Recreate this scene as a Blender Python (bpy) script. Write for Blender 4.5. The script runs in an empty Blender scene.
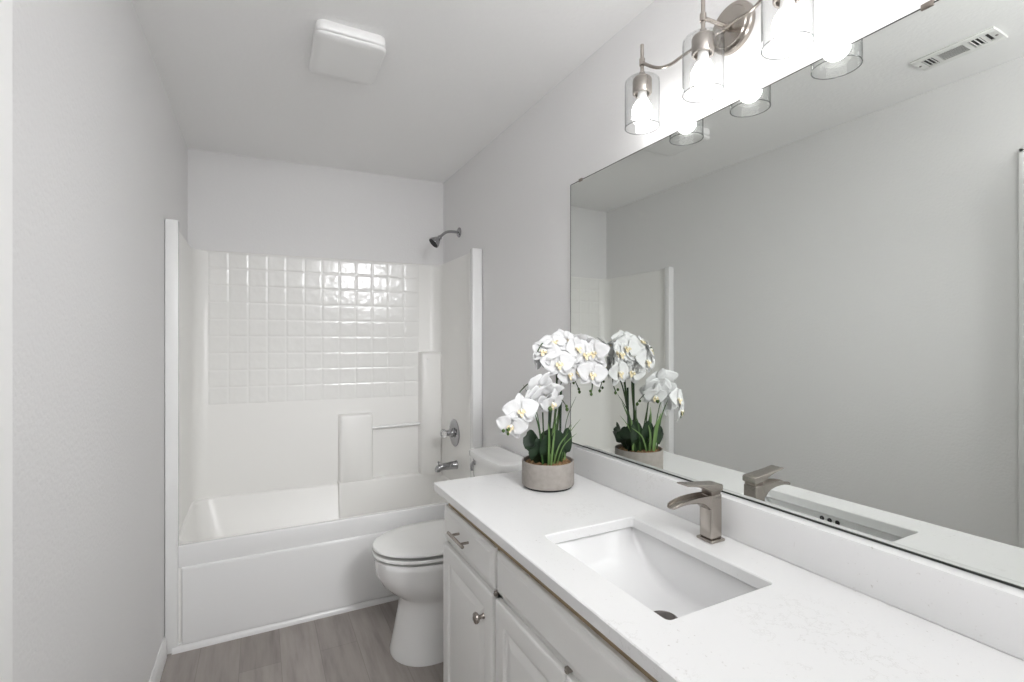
import bpy, bmesh, math, random
from mathutils import Vector, Matrix, Quaternion
random.seed(7)
PI = math.pi
sc = bpy.context.scene
COL = sc.collection

# ------------------------------------------------------------------ camera
F_PX = 488.0
YAW = math.atan((512 - 260) / F_PX)
cam_d = bpy.data.cameras.new('camera'); cam = bpy.data.objects.new('camera', cam_d); COL.objects.link(cam)
cam.location = (0, 0, 1.35); cam.rotation_euler = (PI / 2, 0, -YAW)
cam_d.sensor_width = 36; cam_d.lens = F_PX / 1024 * 36; cam_d.clip_start = .02
cam_d.shift_y = 0.0005
sc.camera = cam

# ------------------------------------------------------------------ world, lights, exposure
w = bpy.data.worlds.new('world'); sc.world = w; w.use_nodes = True
w.node_tree.nodes['Background'].inputs[0].default_value = (.985, .985, 1, 1)
w.node_tree.nodes['Background'].inputs[1].default_value = .68
BULB = 25.0        # emission of the three bulbs
pl = bpy.data.lights.new('uplight', 'AREA'); pl.shape = 'DISK'; pl.size = .45; pl.energy = 21.5; pl.color = (.985, .985, 1)
plo = bpy.data.objects.new('uplight', pl); COL.objects.link(plo); plo.location = (.35, -.38, 1.85); plo.rotation_euler = (PI, 0, 0)   # unseen fill added behind the camera, bounced off the ceiling
sl = bpy.data.lights.new('ceiling_spotlight', 'AREA'); sl.shape = 'DISK'; sl.size = .55; sl.energy = 6.2; sl.spread = math.radians(62); sl.color = (.975, .985, 1)
slo = bpy.data.objects.new('ceiling_spotlight', sl); COL.objects.link(slo); slo.location = (.75, -.60, 2.25)      # added fill behind the camera, no real fitting, brightens the tub end
slo.rotation_euler = Vector((-.12, .92, -.36)).to_track_quat('-Z', 'Y').to_euler()
sc.view_settings.view_transform = 'Standard'; sc.view_settings.look = 'None'
sc.view_settings.exposure = 0.0; sc.view_settings.gamma = 1; sc.view_settings.use_curve_mapping = False
try:
    sc.cycles.max_bounces = 14; sc.cycles.diffuse_bounces = 8; sc.cycles.glossy_bounces = 6
    sc.cycles.transparent_max_bounces = 16; sc.cycles.use_denoising = True
    sc.cycles.sample_clamp_indirect = 6
except Exception:
    pass

# ------------------------------------------------------------------ materials
def srgb(r, g, b):
    f = lambda c: (c / 255) / 12.92 if c <= 10 else (((c / 255) + .055) / 1.055) ** 2.4
    return (f(r), f(g), f(b), 1)
def mat(name, col, rough=.5, metal=0., spec=.5, coat=0., sub=None):
    m = bpy.data.materials.new(name); m.use_nodes = True
    b = m.node_tree.nodes['Principled BSDF']
    b.inputs['Base Color'].default_value = (*col[:3], 1); b.inputs['Roughness'].default_value = rough
    b.inputs['Metallic'].default_value = metal; b.inputs['Specular IOR Level'].default_value = spec
    b.inputs['Coat Weight'].default_value = coat; b.inputs['Coat Roughness'].default_value = .08
    return m
def N(m, t): return m.node_tree.nodes.new(t)
def LK(m, a, b): m.node_tree.links.new(a, b)
def bsdf(m): return m.node_tree.nodes['Principled BSDF']
def coords(m, scale=(1, 1, 1)):
    g = N(m, 'ShaderNodeNewGeometry'); mp = N(m, 'ShaderNodeMapping'); mp.inputs['Scale'].default_value = scale
    LK(m, g.outputs['Position'], mp.inputs['Vector']); return mp.outputs['Vector']
def ocoords(m, scale=(1, 1, 1)):
    g = N(m, 'ShaderNodeTexCoord'); mp = N(m, 'ShaderNodeMapping'); mp.inputs['Scale'].default_value = scale
    LK(m, g.outputs['Object'], mp.inputs['Vector']); return mp.outputs['Vector']
def noise(m, vec, scale, detail=3, rough=.5):
    n = N(m, 'ShaderNodeTexNoise'); n.inputs['Scale'].default_value = scale; n.inputs['Detail'].default_value = detail
    n.inputs['Roughness'].default_value = rough; LK(m, vec, n.inputs['Vector']); return n.outputs['Fac']
def ramp(m, fac, stops):
    r = N(m, 'ShaderNodeValToRGB'); e = r.color_ramp.elements
    while len(e) < len(stops): e.new(.5)
    for el, (p, c) in zip(e, stops): el.position = p; el.color = c if len(c) == 4 else (*c, 1)
    LK(m, fac, r.inputs['Fac']); return r.outputs['Color']
def bump(m, h, strength, dist):
    b = N(m, 'ShaderNodeBump'); b.inputs['Strength'].default_value = strength; b.inputs['Distance'].default_value = dist
    LK(m, h, b.inputs['Height']); LK(m, b.outputs['Normal'], bsdf(m).inputs['Normal'])
def mix(m, fac, a, b, mode='MIX'):
    x = N(m, 'ShaderNodeMix'); x.data_type = 'RGBA'; x.blend_type = mode
    for k, v in ((0, fac), (6, a), (7, b)):
        if hasattr(v, 'links'): LK(m, v, x.inputs[k])
        else: x.inputs[k].default_value = v
    return x.outputs[2]

M = {}
def paint(name, col, scale, strength, rough=.75):
    m = mat(name, col, rough, spec=.3); v = coords(m)
    bump(m, noise(m, v, scale, 2, .45), strength, .004); return m
M['wall'] = paint('wall_paint', (.775, .77, .768), 95, .32)
M['ceil'] = paint('ceiling_paint', (.90, .898, .894), 75, .30, .85)
M['trim'] = mat('trim_paint', (.82, .82, .81), .35)
M['fiber'] = mat('fibreglass', (.83, .822, .80), .34, spec=.5)
M['apron'] = mat('fibreglass_front', (.80, .80, .795), .22, spec=.5)
M['tile'] = mat('embossed_fibreglass', (.83, .825, .805), .16, spec=.42)
m = M['tile']; bump(m, noise(m, ocoords(m), 26, 1, .4), .20, .008)
M['porc'] = mat('porcelain', (.84, .84, .83), .07, spec=.5, coat=.3)
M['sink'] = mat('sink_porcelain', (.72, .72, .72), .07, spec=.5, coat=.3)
M['seatp'] = mat('toilet_seat_plastic', (.84, .84, .825), .14, spec=.5)
M['cab'] = mat('cabinet_paint', (.82, .817, .80), .42, spec=.4)
M['rawwood'] = mat('raw_board_edge', (.33, .25, .16), .7)
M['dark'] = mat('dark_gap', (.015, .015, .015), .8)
M['chrome'] = mat('chrome', (.40, .40, .41), .07, 1.)
M['nickel'] = mat('brushed_nickel', (.42, .385, .35), .26, 1.)
m = M['nickel']; bump(m, noise(m, ocoords(m, (1, 1, .06)), 900, 1), .04, .001)
M['dnickel'] = mat('dark_nickel', (.30, .265, .235), .33, 1.)
M['drain'] = mat('drain_metal', (.20, .18, .165), .35, 1.)
M['plastic'] = mat('white_plastic', (.84, .838, .83), .35)
M['vent'] = mat('vent_enamel', (.80, .80, .78), .35)
M['ventgrey'] = mat('vent_duct', (.05, .05, .05), .8)
M['mirror'] = mat('mirror_silver', (.80, .82, .795), 0., 1.)
M['medge'] = mat('mirror_edge', (.03, .035, .03), .3)
M['acryl'] = mat('clear_acrylic', (.9, .9, .9), .03)
bsdf(M['acryl']).inputs['Transmission Weight'].default_value = .9
# quartz
m = mat('white_quartz', (.86, .86, .85), .16, spec=.5); M['quartz'] = m; v = coords(m)
sp = ramp(m, noise(m, v, 120, 3, .6), [(.0, (0, 0, 0)), (.655, (0, 0, 0)), (.74, (1, 1, 1))])
pt = ramp(m, noise(m, v, 7, 3, .6), [(.45, (0, 0, 0)), (.62, (1, 1, 1))])
msk = mix(m, 1., sp, pt, 'MULTIPLY')
vein = ramp(m, noise(m, v, 9, 6, .7), [(.49, (0, 0, 0)), (.5, (.4, .4, .4)), (.51, (0, 0, 0))])
vm = mix(m, 1., vein, ramp(m, noise(m, v, 4, 2), [(.52, (0, 0, 0)), (.62, (1, 1, 1))]), 'MULTIPLY')
c1 = mix(m, msk, (.765, .765, .763, 1), (.56, .545, .52, 1))
c2 = mix(m, vm, c1, (.55, .54, .52, 1)); LK(m, c2, bsdf(m).inputs['Base Color'])
# floor planks
m = mat('wood_look_plank_tile', (.2, .19, .18), .42, spec=.4); M['floor'] = m
g = N(m, 'ShaderNodeNewGeometry'); sx = N(m, 'ShaderNodeSeparateXYZ'); LK(m, g.outputs['Position'], sx.inputs[0])
ad = N(m, 'ShaderNodeMath'); ad.operation = 'ADD'; ad.inputs[1].default_value = 2.0 - .544 + .16 * 3; LK(m, sx.outputs[0], ad.inputs[0])
cb = N(m, 'ShaderNodeCombineXYZ'); LK(m, sx.outputs[1], cb.inputs[0]); LK(m, ad.outputs[0], cb.inputs[1])
br = N(m, 'ShaderNodeTexBrick'); br.inputs['Scale'].default_value = 1; br.inputs['Brick Width'].default_value = .91
br.inputs['Row Height'].default_value = .155; br.inputs['Mortar Size'].default_value = .0016; br.inputs['Mortar Smooth'].default_value = .2
br.inputs['Color1'].default_value = srgb(158, 151, 146); br.inputs['Color2'].default_value = srgb(145, 138, 133); br.inputs['Mortar'].default_value = srgb(138, 132, 127)
LK(m, cb.outputs[0], br.inputs['Vector'])
gr = noise(m, coords(m, (13, 1.3, 1)), 2.0, 4, .58)
gcol = ramp(m, gr, [(.25, (.74, .735, .73)), (.5, (1, 1, 1)), (.78, (1.18, 1.18, 1.19))])
LK(m, mix(m, 1., br.outputs['Color'], gcol, 'MULTIPLY'), bsdf(m).inputs['Base Color'])
# thin clear glass of the shades
m = bpy.data.materials.new('clear_shade_glass'); m.use_nodes = True; M['glass'] = m; nt = m.node_tree; nt.nodes.clear()
o = N(m, 'ShaderNodeOutputMaterial'); mx = N(m, 'ShaderNodeMixShader'); tr = N(m, 'ShaderNodeBsdfTransparent'); gl = N(m, 'ShaderNodeBsdfGlossy')
gl.inputs['Roughness'].default_value = .02; pass
lw = N(m, 'ShaderNodeLayerWeight'); lw.inputs['Blend'].default_value = .5
pw = N(m, 'ShaderNodeMath'); pw.operation = 'POWER'; pw.inputs[1].default_value = 4.; LK(m, lw.outputs['Facing'], pw.inputs[0])
ml = N(m, 'ShaderNodeMath'); ml.operation = 'MULTIPLY_ADD'; ml.inputs[1].default_value = .45; ml.inputs[2].default_value = .035; LK(m, pw.outputs[0], ml.inputs[0])
LK(m, ramp(m, lw.outputs['Facing'], [(.0, (.97, .97, .97)), (.72, (.94, .945, .945)), (.93, (.62, .63, .63)), (1., (.35, .36, .36))]), tr.inputs['Color'])
LK(m, ml.outputs[0], mx.inputs[0]); LK(m, tr.outputs[0], mx.inputs[1]); LK(m, gl.outputs[0], mx.inputs[2]); LK(m, mx.outputs[0], o.inputs[0])
m = bpy.data.materials.new('shade_glass_edge'); m.use_nodes = True; M['rim'] = m; nt = m.node_tree; nt.nodes.clear()
o = N(m, 'ShaderNodeOutputMaterial'); mx = N(m, 'ShaderNodeMixShader'); tr = N(m, 'ShaderNodeBsdfTransparent'); gl = N(m, 'ShaderNodeBsdfGlossy')
tr.inputs['Color'].default_value = (.55, .56, .56, 1); gl.inputs['Roughness'].default_value = .05; mx.inputs[0].default_value = .15
LK(m, tr.outputs[0], mx.inputs[1]); LK(m, gl.outputs[0], mx.inputs[2]); LK(m, mx.outputs[0], o.inputs[0])
m = bpy.data.materials.new('lit_bulb'); m.use_nodes = True; M['bulb'] = m
bsdf(m).inputs['Emission Color'].default_value = (1, .988, .972, 1); bsdf(m).inputs['Emission Strength'].default_value = BULB
M['bulbneck'] = mat('bulb_collar', (.85, .85, .84), .4)
# plant
def petal_mat(name, col, tcol):
    m = bpy.data.materials.new(name); m.use_nodes = True; nt = m.node_tree; nt.nodes.clear()
    o = N(m, 'ShaderNodeOutputMaterial'); d = N(m, 'ShaderNodeBsdfDiffuse'); t = N(m, 'ShaderNodeBsdfTranslucent'); x = N(m, 'ShaderNodeMixShader')
    d.inputs[0].default_value = col; t.inputs[0].default_value = tcol; x.inputs[0].default_value = .35
    LK(m, d.outputs[0], x.inputs[1]); LK(m, t.outputs[0], x.inputs[2]); LK(m, x.outputs[0], o.inputs[0]); return m
M['petal'] = petal_mat('orchid_petal', (.87, .87, .872, 1), (.84, .84, .84, 1))
M['lip'] = mat('orchid_lip', (.80, .70, .48), .5)
M['lipw'] = mat('orchid_column', (.88, .86, .78), .5)
M['bud'] = mat('orchid_bud', (.05, .10, .015), .45)
M['stem'] = mat('orchid_stem', (.030, .060, .015), .5)
M['leaf'] = mat('orchid_leaf', (.012, .040, .012), .5)
m = M['leaf']; LK(m, ramp(m, noise(m, coords(m), 30, 3), [(.3, (.005, .016, .006)), (.7, (.012, .036, .011))]), bsdf(m).inputs['Base Color'])
M['blade'] = mat('grass_blade', (.028, .070, .016), .45)
M['bladev'] = mat('pale_grass_blade', (.13, .22, .07), .45)
m = mat('concrete_pot', (.34, .315, .29), .75); M['pot'] = m
LK(m, ramp(m, noise(m, coords(m), 60, 4), [(.3, (.275, .25, .228)), (.7, (.32, .295, .27))]), bsdf(m).inputs['Base Color'])
m = mat('planting_moss', (.16, .09, .04), .9); M['soil'] = m; v = coords(m)
LK(m, ramp(m, noise(m, v, 110, 3), [(.3, (.05, .04, .015)), (.5, (.22, .11, .05)), (.7, (.30, .22, .10))]), bsdf(m).inputs['Base Color'])

# ------------------------------------------------------------------ helpers
def wloc(o):
    v = Vector((0, 0, 0))
    while o is not None: v += o.location; o = o.parent
    return v
def obj(name, bm, m, parent=None, at=None, smooth=True, ang=35, local=False):
    """bm in world coordinates; becomes ONE mesh object, origin at `at` (top level) or the parent's origin"""
    off = Vector(at) if (at is not None and parent is None) else (wloc(parent) if parent is not None else Vector((0, 0, 0)))
    if local: off = Vector((0, 0, 0))
    if off.length > 0: bmesh.ops.translate(bm, verts=bm.verts, vec=-off)
    bmesh.ops.recalc_face_normals(bm, faces=bm.faces)
    me = bpy.data.meshes.new(name); bm.to_mesh(me); bm.free()
    if smooth:
        for p in me.polygons: p.use_smooth = True
        me.set_sharp_from_angle(angle=math.radians(ang))
    me.materials.append(m)
    o = bpy.data.objects.new(name, me); COL.objects.link(o)
    if parent is not None: o.parent = parent
    elif at is not None and not local: o.location = at
    return o
def tag(o, label, cat, group=None):
    o['label'] = label; o['category'] = cat
    if group: o['group'] = group
    return o
def thing(name, loc, label, cat, group=None):
    o = bpy.data.objects.new(name, None); o.empty_display_size = .05; COL.objects.link(o); o.location = loc
    return tag(o, label, cat, group)
def struct(o, label=None, cat=None):
    o['kind'] = 'structure'
    if label: o['label'] = label
    o['category'] = cat or o.name.split('_')[0]
    return o
def box(bm, x0, x1, y0, y1, z0, z1, bev=0., seg=2):
    r = bmesh.ops.create_cube(bm, size=1.0); vs = r['verts']
    for v in vs:
        v.co = Vector((x0 + (v.co.x + .5) * (x1 - x0), y0 + (v.co.y + .5) * (y1 - y0), z0 + (v.co.z + .5) * (z1 - z0)))
    if bev > 0:
        es = {e for v in vs for e in v.link_edges}
        bmesh.ops.bevel(bm, geom=list(es), offset=bev, segments=seg, affect='EDGES', profile=.5)
    return bm
def B(*a, **k):
    bm = bmesh.new(); return box(bm, *a, **k)
def loft(bm, rings, cap0=True, cap1=True, closed=True):
    vr = [[bm.verts.new(p) for p in r] for r in rings]; n = len(vr[0])
    for a, b in zip(vr, vr[1:]):
        for i in range(n if closed else n - 1):
            j = (i + 1) % n
            try: bm.faces.new((a[i], a[j], b[j], b[i]))
            except ValueError: pass
    if cap0: bm.faces.new(list(reversed(vr[0])))
    if cap1: bm.faces.new(vr[-1])
    return vr
def lathe(bm, prof, c=(0, 0, 0), axis=(0, 0, 1), n=32, cap0=True, cap1=True):
    """prof: (radius, height along axis)"""
    q = Vector((0, 0, 1)).rotation_difference(Vector(axis).normalized()); c = Vector(c); rings = []
    for r, h in prof:
        rings.append([c + q @ Vector((max(r, 1e-5) * math.cos(2 * PI * i / n), max(r, 1e-5) * math.sin(2 * PI * i / n), h)) for i in range(n)])
    loft(bm, rings, cap0, cap1); return bm
def smoothpath(pts, sub=6):
    P = [Vector(p) for p in pts]; out = []
    for i in range(len(P) - 1):
        p0 = P[max(i - 1, 0)]; p1 = P[i]; p2 = P[i + 1]; p3 = P[min(i + 2, len(P) - 1)]
        for k in range(sub):
            t = k / sub
            out.append(.5 * ((2 * p1) + (p2 - p0) * t + (2 * p0 - 5 * p1 + 4 * p2 - p3) * t * t + (3 * p1 - p0 - 3 * p2 + p3) * t ** 3))
    out.append(P[-1]); return out
def tube(bm, pts, rad, n=12):
    P = [Vector(p) for p in pts]; R = rad if isinstance(rad, (list, tuple)) else [rad] * len(P)
    if len(R) != len(P): R = [R[0] + (R[-1] - R[0]) * i / (len(P) - 1) for i in range(len(P))]
    d = (P[1] - P[0]).normalized(); up = Vector((0, 0, 1)) if abs(d.z) < .9 else Vector((1, 0, 0))
    u = d.cross(up).normalized(); rings = []
    for i, p in enumerate(P):
        t = (P[min(i + 1, len(P) - 1)] - P[max(i - 1, 0)]).normalized()
        u = (u - t * u.dot(t)).normalized(); v = t.cross(u)
        rings.append([p + (u * math.cos(2 * PI * k / n) + v * math.sin(2 * PI * k / n)) * R[i] for k in range(n)])
    loft(bm, rings); return bm
def rrect(x0, x1, y0, y1, r, z, n=8):
    pts = []
    for cx, cy, a0 in ((x1 - r, y1 - r, 0), (x0 + r, y1 - r, PI / 2), (x0 + r, y0 + r, PI), (x1 - r, y0 + r, 1.5 * PI)):
        for k in range(n + 1):
            a = a0 + PI / 2 * k / n; pts.append(Vector((cx + r * math.cos(a), cy + r * math.sin(a), z)))
    return pts

# ------------------------------------------------------------------ room shell
XL, XR, ZC, YN = -.366, 1.128, 2.447, -.70
YB = lambda x: 3.31 - .061 * (x - XL)          # the far wall, slightly out of square
T = .10
# floor and ceiling follow the plan of the room
def slab(z0, z1):
    bm = bmesh.new(); a = [(XL - T, YN - T), (XR + T, YN - T), (XR + T, YB(XR + T) + T), (XL - T, YB(XL - T) + T)]
    loft(bm, [[Vector((x, y, z0)) for x, y in a], [Vector((x, y, z1)) for x, y in a]]); return bm
struct(obj('floor', slab(-.08, 0), M['floor'], smooth=False), 'grey wood look plank tile floor')
struct(obj('ceiling', slab(ZC, ZC + .08), M['ceil'], smooth=False), 'white textured ceiling')
DY0, DY1, DZ = -.035, .713, 2.03                 # doorway in the left wall, beside the camera
bm = bmesh.new(); box(bm, XL - T, XL, DY1, YB(XL) + .05, 0, ZC); box(bm, XL - T, XL, YN, DY0, 0, ZC); box(bm, XL - T, XL, DY0, DY1, DZ, ZC)
struct(obj('wall_left', bm, M['wall'], smooth=False), 'long plain light grey wall on the left')
struct(obj('wall_right', B(XR, XR + T, YN, YB(XR) + .05, 0, ZC), M['wall'], smooth=False), 'light grey wall behind the mirror and vanity light')
bm = bmesh.new(); a = [(XL - T, YB(XL - T)), (XR + T, YB(XR + T)), (XR + T, YB(XR + T) + T), (XL - T, YB(XL - T) + T)]
loft(bm, [[Vector((x, y, 0)) for x, y in a], [Vector((x, y, ZC)) for x, y in a]])
struct(obj('wall_back', bm, M['wall'], smooth=False), 'light grey wall above the shower surround')
OX0, OX1 = -.31, .50                            # open doorway added behind the camera to let world light in
bm = bmesh.new(); box(bm, XL, OX0, YN - T, YN, 0, ZC); box(bm, OX1, XR, YN - T, YN, 0, ZC); box(bm, OX0, OX1, YN - T, YN, 2.05, ZC)
struct(obj('wall_front', bm, M['wall'], smooth=False), 'wall behind the camera with an added open doorway that lets light in')
def baseboard(name, y0, y1, xw, s, label):
    prof = [(0, 0), (.0125, 0), (.0125, .060), (.0105, .066), (.0105, .072), (.006, .084), (.004, .090), (0, .090)]
    bm = bmesh.new(); loft(bm, [[Vector((xw + s * px, y0, pz)) for px, pz in prof], [Vector((xw + s * px, y1, pz)) for px, pz in prof]])
    return struct(obj(name, bm, M['trim'], ang=20), label)
baseboard('baseboard_left', .765, 2.53, XL, 1, 'white baseboard along the left wall')
baseboard('baseboard_right', 1.72, 2.53, XR, -1, 'white baseboard behind the toilet')
# casing of the left doorway and its leaf, a little open
bm = bmesh.new(); cw = .062
def casing(bm, y0, y1, z0, z1):
    box(bm, XL, XL + .011, y0, y1, z0, z1, .003)
casing(bm, DY1, DY1 + cw, 0, DZ + cw); casing(bm, DY0 - cw, DY0, 0, DZ + cw); casing(bm, DY0, DY1, DZ, DZ + cw)
box(bm, XL, XL + .017, DY1 + cw - .016, DY1 + cw, 0, DZ + cw, .003); box(bm, XL, XL + .017, DY0 - cw, DY1 + cw, DZ + cw - .016, DZ + cw, .003)
struct(obj('trim_1', bm, M['trim'], ang=30), 'white door casing on the left wall seen at the mirror edge')
dr = bpy.data.objects.new('door_1', None); COL.objects.link(dr); dr.location = (XL + .004, DY0 + .004, 0); dr.rotation_euler = (0, 0, -math.radians(11.8)); struct(dr, 'white door leaf standing ajar at the left edge of the view')
def leaf_bm():
    bm = bmesh.new(); box(bm, -.034, 0, 0, .705, .012, 2.02, .002)
    for z0, z1 in ((.18, .92), (1.06, 1.90)):
        for sx in (0, -.034):
            s = 1 if sx == 0 else -1
            rg = []
            for ins, d in ((0, .0002), (.008, .006), (.02, .006), (.035, .002)):
                rg.append([Vector((sx + s * d, y, z)) for y, z in ((.11 + ins, z0 + ins), (.595 - ins, z0 + ins), (.595 - ins, z1 - ins), (.11 + ins, z1 - ins))])
            loft(bm, rg, False, True)
    return bm
obj('door_leaf', leaf_bm(), M['trim'], dr, local=True, ang=25)
bm = bmesh.new()
for s in (1, -1):
    lathe(bm, [(.030, 0), (.030, .006), (.012, .010), (.011, .028), (.026, .036), (.029, .046), (.024, .058), (.004, .063)], (0 if s > 0 else -.034, .645, .93), (s, 0, 0), 20)
obj('door_knob', bm, M['nickel'], dr, local=True)

# ------------------------------------------------------------------ bathtub and shower unit
tub = thing('tub_shower_unit', (.37, 2.92, 0), 'white one piece bathtub and shower surround filling the far alcove', 'bathtub')
g_ = .002
def rectring(x0, x1, y0, y1, r, z, tilt=1., n=8):
    pts = rrect(x0, x1, y0, y1, r, z, n)
    for p in pts:
        k = (p.y - y0) / (y1 - y0); p.y += tilt * k * (YB(p.x) - YB(x0))
    return pts
ax0, ax1 = XL + g_, XR - g_; ay0, ay1 = 2.558, YB(XL) - .004
bm = bmesh.new()
loft(bm, [rectring(ax0, ax1, ay0, ay1, .004, 0), rectring(ax0, ax1, ay0, ay1, .004, .435), rectring(ax0 + .004, ax1 - .004, ay0 + .005, ay1 - .004, .012, .449),
          rectring(ax0 + .012, ax1 - .012, ay0 + .016, ay1 - .008, .02, .456), rectring(ax0 + .030, ax1 - .030, ay0 + .030, ay1 - .026, .085, .456),
          rectring(ax0 + .036, ax1 - .036, ay0 + .036, ay1 - .032, .085, .453), rectring(ax0 + .042, ax1 - .042, ay0 + .041, ay1 - .037, .09, .440),
          rectring(ax0 + .075, ax1 - .075, ay0 + .07, ay1 - .07, .12, .20), rectring(ax0 + .16, ax1 - .14, ay0 + .12, ay1 - .145, .14, .125),
          rectring(ax0 + .23, ax1 - .20, ay0 + .17, ay1 - .19, .14, .10)])
obj('basin', bm, M['fiber'], tub, ang=50)
obj('front_rim', B(-.317, 1.0668, 2.5525, 2.575, .362, .4585, .005, 3), M['apron'], tub, ang=50)
# raised front panel with the bright top edge, and the skirt at the floor
bm = bmesh.new(); fy = 2.5575
rg = []
for ins, d in ((0, 0), (.003, .010), (.008, .014), (.016, .0155)):
    rg.append([Vector((x, fy - d, z)) for x, z in ((-.304 + ins * .4, .034), (1.060 - ins, .034), (1.060 - ins, .366 - ins), (-.304 + ins * .4, .366 - ins))])
loft(bm, rg, True, True); obj('apron_panel', bm, M['apron'], tub, ang=60)
bm = bmesh.new(); prof = [(0, 0), (.017, 0), (.017, .012), (.012, .022), (.006, .026), (.006, .032), (0, .034)]
loft(bm, [[Vector((x, fy - px, pz)) for px, pz in prof] for x in (-.338, 1.115)]); obj('skirt', bm, M['apron'], tub, ang=30)
# surround walls: U-shaped plan with rounded inner corners
ZT = 1.872; six0, six1 = -.337, 1.093; R = .075; fy0 = 2.585
def inner(off=0.):
    yb = lambda x: YB(x) - .026 + off; pts = []
    pts.append((six0 - off, fy0)); pts.append((six0 - off, 2.8)); pts.append((six0 - off, 3.0))
    cx, cy = six0 + R, yb(six0 + R) - R
    for k in range(13):
        a = PI - PI / 2 * k / 12; pts.append((cx + (R + off) * math.cos(a), cy + (R + off) * math.sin(a) - off))
    for k in range(1, 8):
        x = six0 + R + (six1 - six0 - 2 * R) * k / 8; pts.append((x, yb(x)))
    cx, cy = six1 - R, yb(six1 - R) - R
    for k in range(13):
        a = PI / 2 - PI / 2 * k / 12; pts.append((cx + (R + off) * math.cos(a), cy + (R + off) * math.sin(a) - off))
    pts.append((six1 + off, 3.0)); pts.append((six1 + off, 2.8)); pts.append((six1 + off, fy0)); return pts
def outer(n):
    # same count as the inner path, on the room walls
    pts = []
    for (x, y) in inner():
        if y < 3.05 and x < 0: pts.append((XL + g_, y))
        elif y < 3.05: pts.append((XR - g_, y))
        else:
            xx = XL + g_ + (x - six0) / (six1 - six0) * (XR - XL - 2 * g_); pts.append((xx, YB(xx) - g_))
    return pts
bm = bmesh.new(); inn = inner(); inl = inner(.006); out = outer(len(inn))
rows = [[Vector((x, y, .4555)) for x, y in out], [Vector((x, y, .4555)) for x, y in inn], [Vector((x, y, .470)) for x, y in inn],
        [Vector((x, y, ZT - .008)) for x, y in inn], [Vector((x, y, ZT - .002)) for x, y in inner(.002)], [Vector((x, y, ZT)) for x, y in inl],
        [Vector((x, y, ZT)) for x, y in out], [Vector((x, y, .4555)) for x, y in out]]
loft(bm, rows, False, False, closed=False)
obj('surround', bm, M['fiber'], tub, ang=50)
for nm, x0, x1 in (('front_flange', XL + g_, -.3165), ('front_flange', 1.0665, XR - g_)):
    obj(nm, B(x0, x1, 2.548, 2.590, .0, 1.879, .005, 3), M['apron'], tub, ang=50)
# embossed tile field on the back panel
bm = bmesh.new(); TX0, TX1 = -.262, .950; TZ = [1.862, 1.775] + [1.775 - .0985 * k for k in range(1, 9)]
TXs = [TX0 + (TX1 - TX0) * k / 12 for k in range(13)]
rnd = random.Random(3); sub = 8
xs = []; zs = []
def edges(a, b): return [a + (b - a) * t for t in (0, .025, .05, .09, .16, .3, .5, .7, .84, .91, .95, .975)]
for i in range(12): xs += [(x, i) for x in edges(TXs[i], TXs[i + 1])]
xs.append((TX1, 11))
for j in range(len(TZ) - 1): zs += [(z, j) for z in edges(TZ[j], TZ[j + 1])]
zs.append((TZ[-1], len(TZ) - 2))
def prof1(t):
    e = min(t, 1 - t) / .085
    return 1 if e >= 1 else e * e * (3 - 2 * e)
tilts = {(i, j): (rnd.uniform(-1, 1), rnd.uniform(-1, 1)) for i in range(12) for j in range(len(TZ))}
grid = []
for z, j in zs:
    row = []
    for x, i in xs:
        a = (x - TXs[i]) / (TXs[i + 1] - TXs[i]); b = (z - TZ[j]) / (TZ[j + 1] - TZ[j])
        tx, tz = tilts[(i, j)]
        h = prof1(a) * prof1(b) * (.0016 + .0010 * tx * (a - .5) + .0010 * tz * (b - .5))
        row.append(bm.verts.new((x, YB(x) - .0265 - h, z)))
    grid.append(row)
for r0, r1 in zip(grid, grid[1:]):
    for k in range(len(r0) - 1): bm.faces.new((r0[k], r0[k + 1], r1[k + 1], r1[k]))
ed = [e for e in bm.edges if e.is_boundary]
ext = bmesh.ops.extrude_edge_only(bm, edges=ed)
for v in [q for q in ext['geom'] if isinstance(q, bmesh.types.BMVert)]: v.co.y = YB(v.co.x) - .024
obj('embossed_tile_field', bm, M['tile'], tub, ang=80)
# two shelf columns with the bar between
def block(name, x0, x1, z0, z1, d, slope=.0):
    bm = bmesh.new(); rg = []
    yb = YB((x0 + x1) / 2) - .0262
    for ins, dd in ((0, 0), (.004, d * .75), (.009, d * .93), (.018, d)):
        pts = rrect(x0 + ins, x1 - ins, z0, z1 - ins, .012, 0, 5)
        rg.append([Vector((p.x, yb + (YB(p.x) - YB((x0 + x1) / 2)) - dd, p.y)) for p in pts])
    loft(bm, rg); return obj(name, bm, M['fiber'], tub, ang=60)
block('shelf_column', .437, .645, .462, .893, .050)
tall = block('shelf_column', .945, 1.093, .462, 1.283, .060)
bm = bmesh.new(); rg = []
for ins, dd in ((0, 0), (.002, .044), (.006, .051), (.012, .0535)):
    rg.append([Vector((x, YB(x) - .0262 - dd, z)) for x, z in ((.434 + ins, .18), (1.093, .18), (1.093, .474 - ins), (.434 + ins, .474 - ins))])
loft(bm, rg); obj('back_ledge', bm, M['fiber'], tub, ang=60)
bm = bmesh.new(); lathe(bm, [(.008, 0), (.008, .002), (.006, .003)], (.985, YB(.985) - .0262 - .060, 1.235), (0, -1, 0), 16)
box(bm, .981, .996, YB(.985) - .0262 - .063, YB(.985) - .0262 - .0605, 1.221, 1.225, .0008); obj('raised_mark', bm, M['fiber'], tall)
bm = bmesh.new(); tube(bm, [(.640, YB(.64) - .055, .797), (.950, YB(.95) - .055, .803)], .0095, 14); obj('towel_bar', bm, M['apron'], tub)

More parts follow.
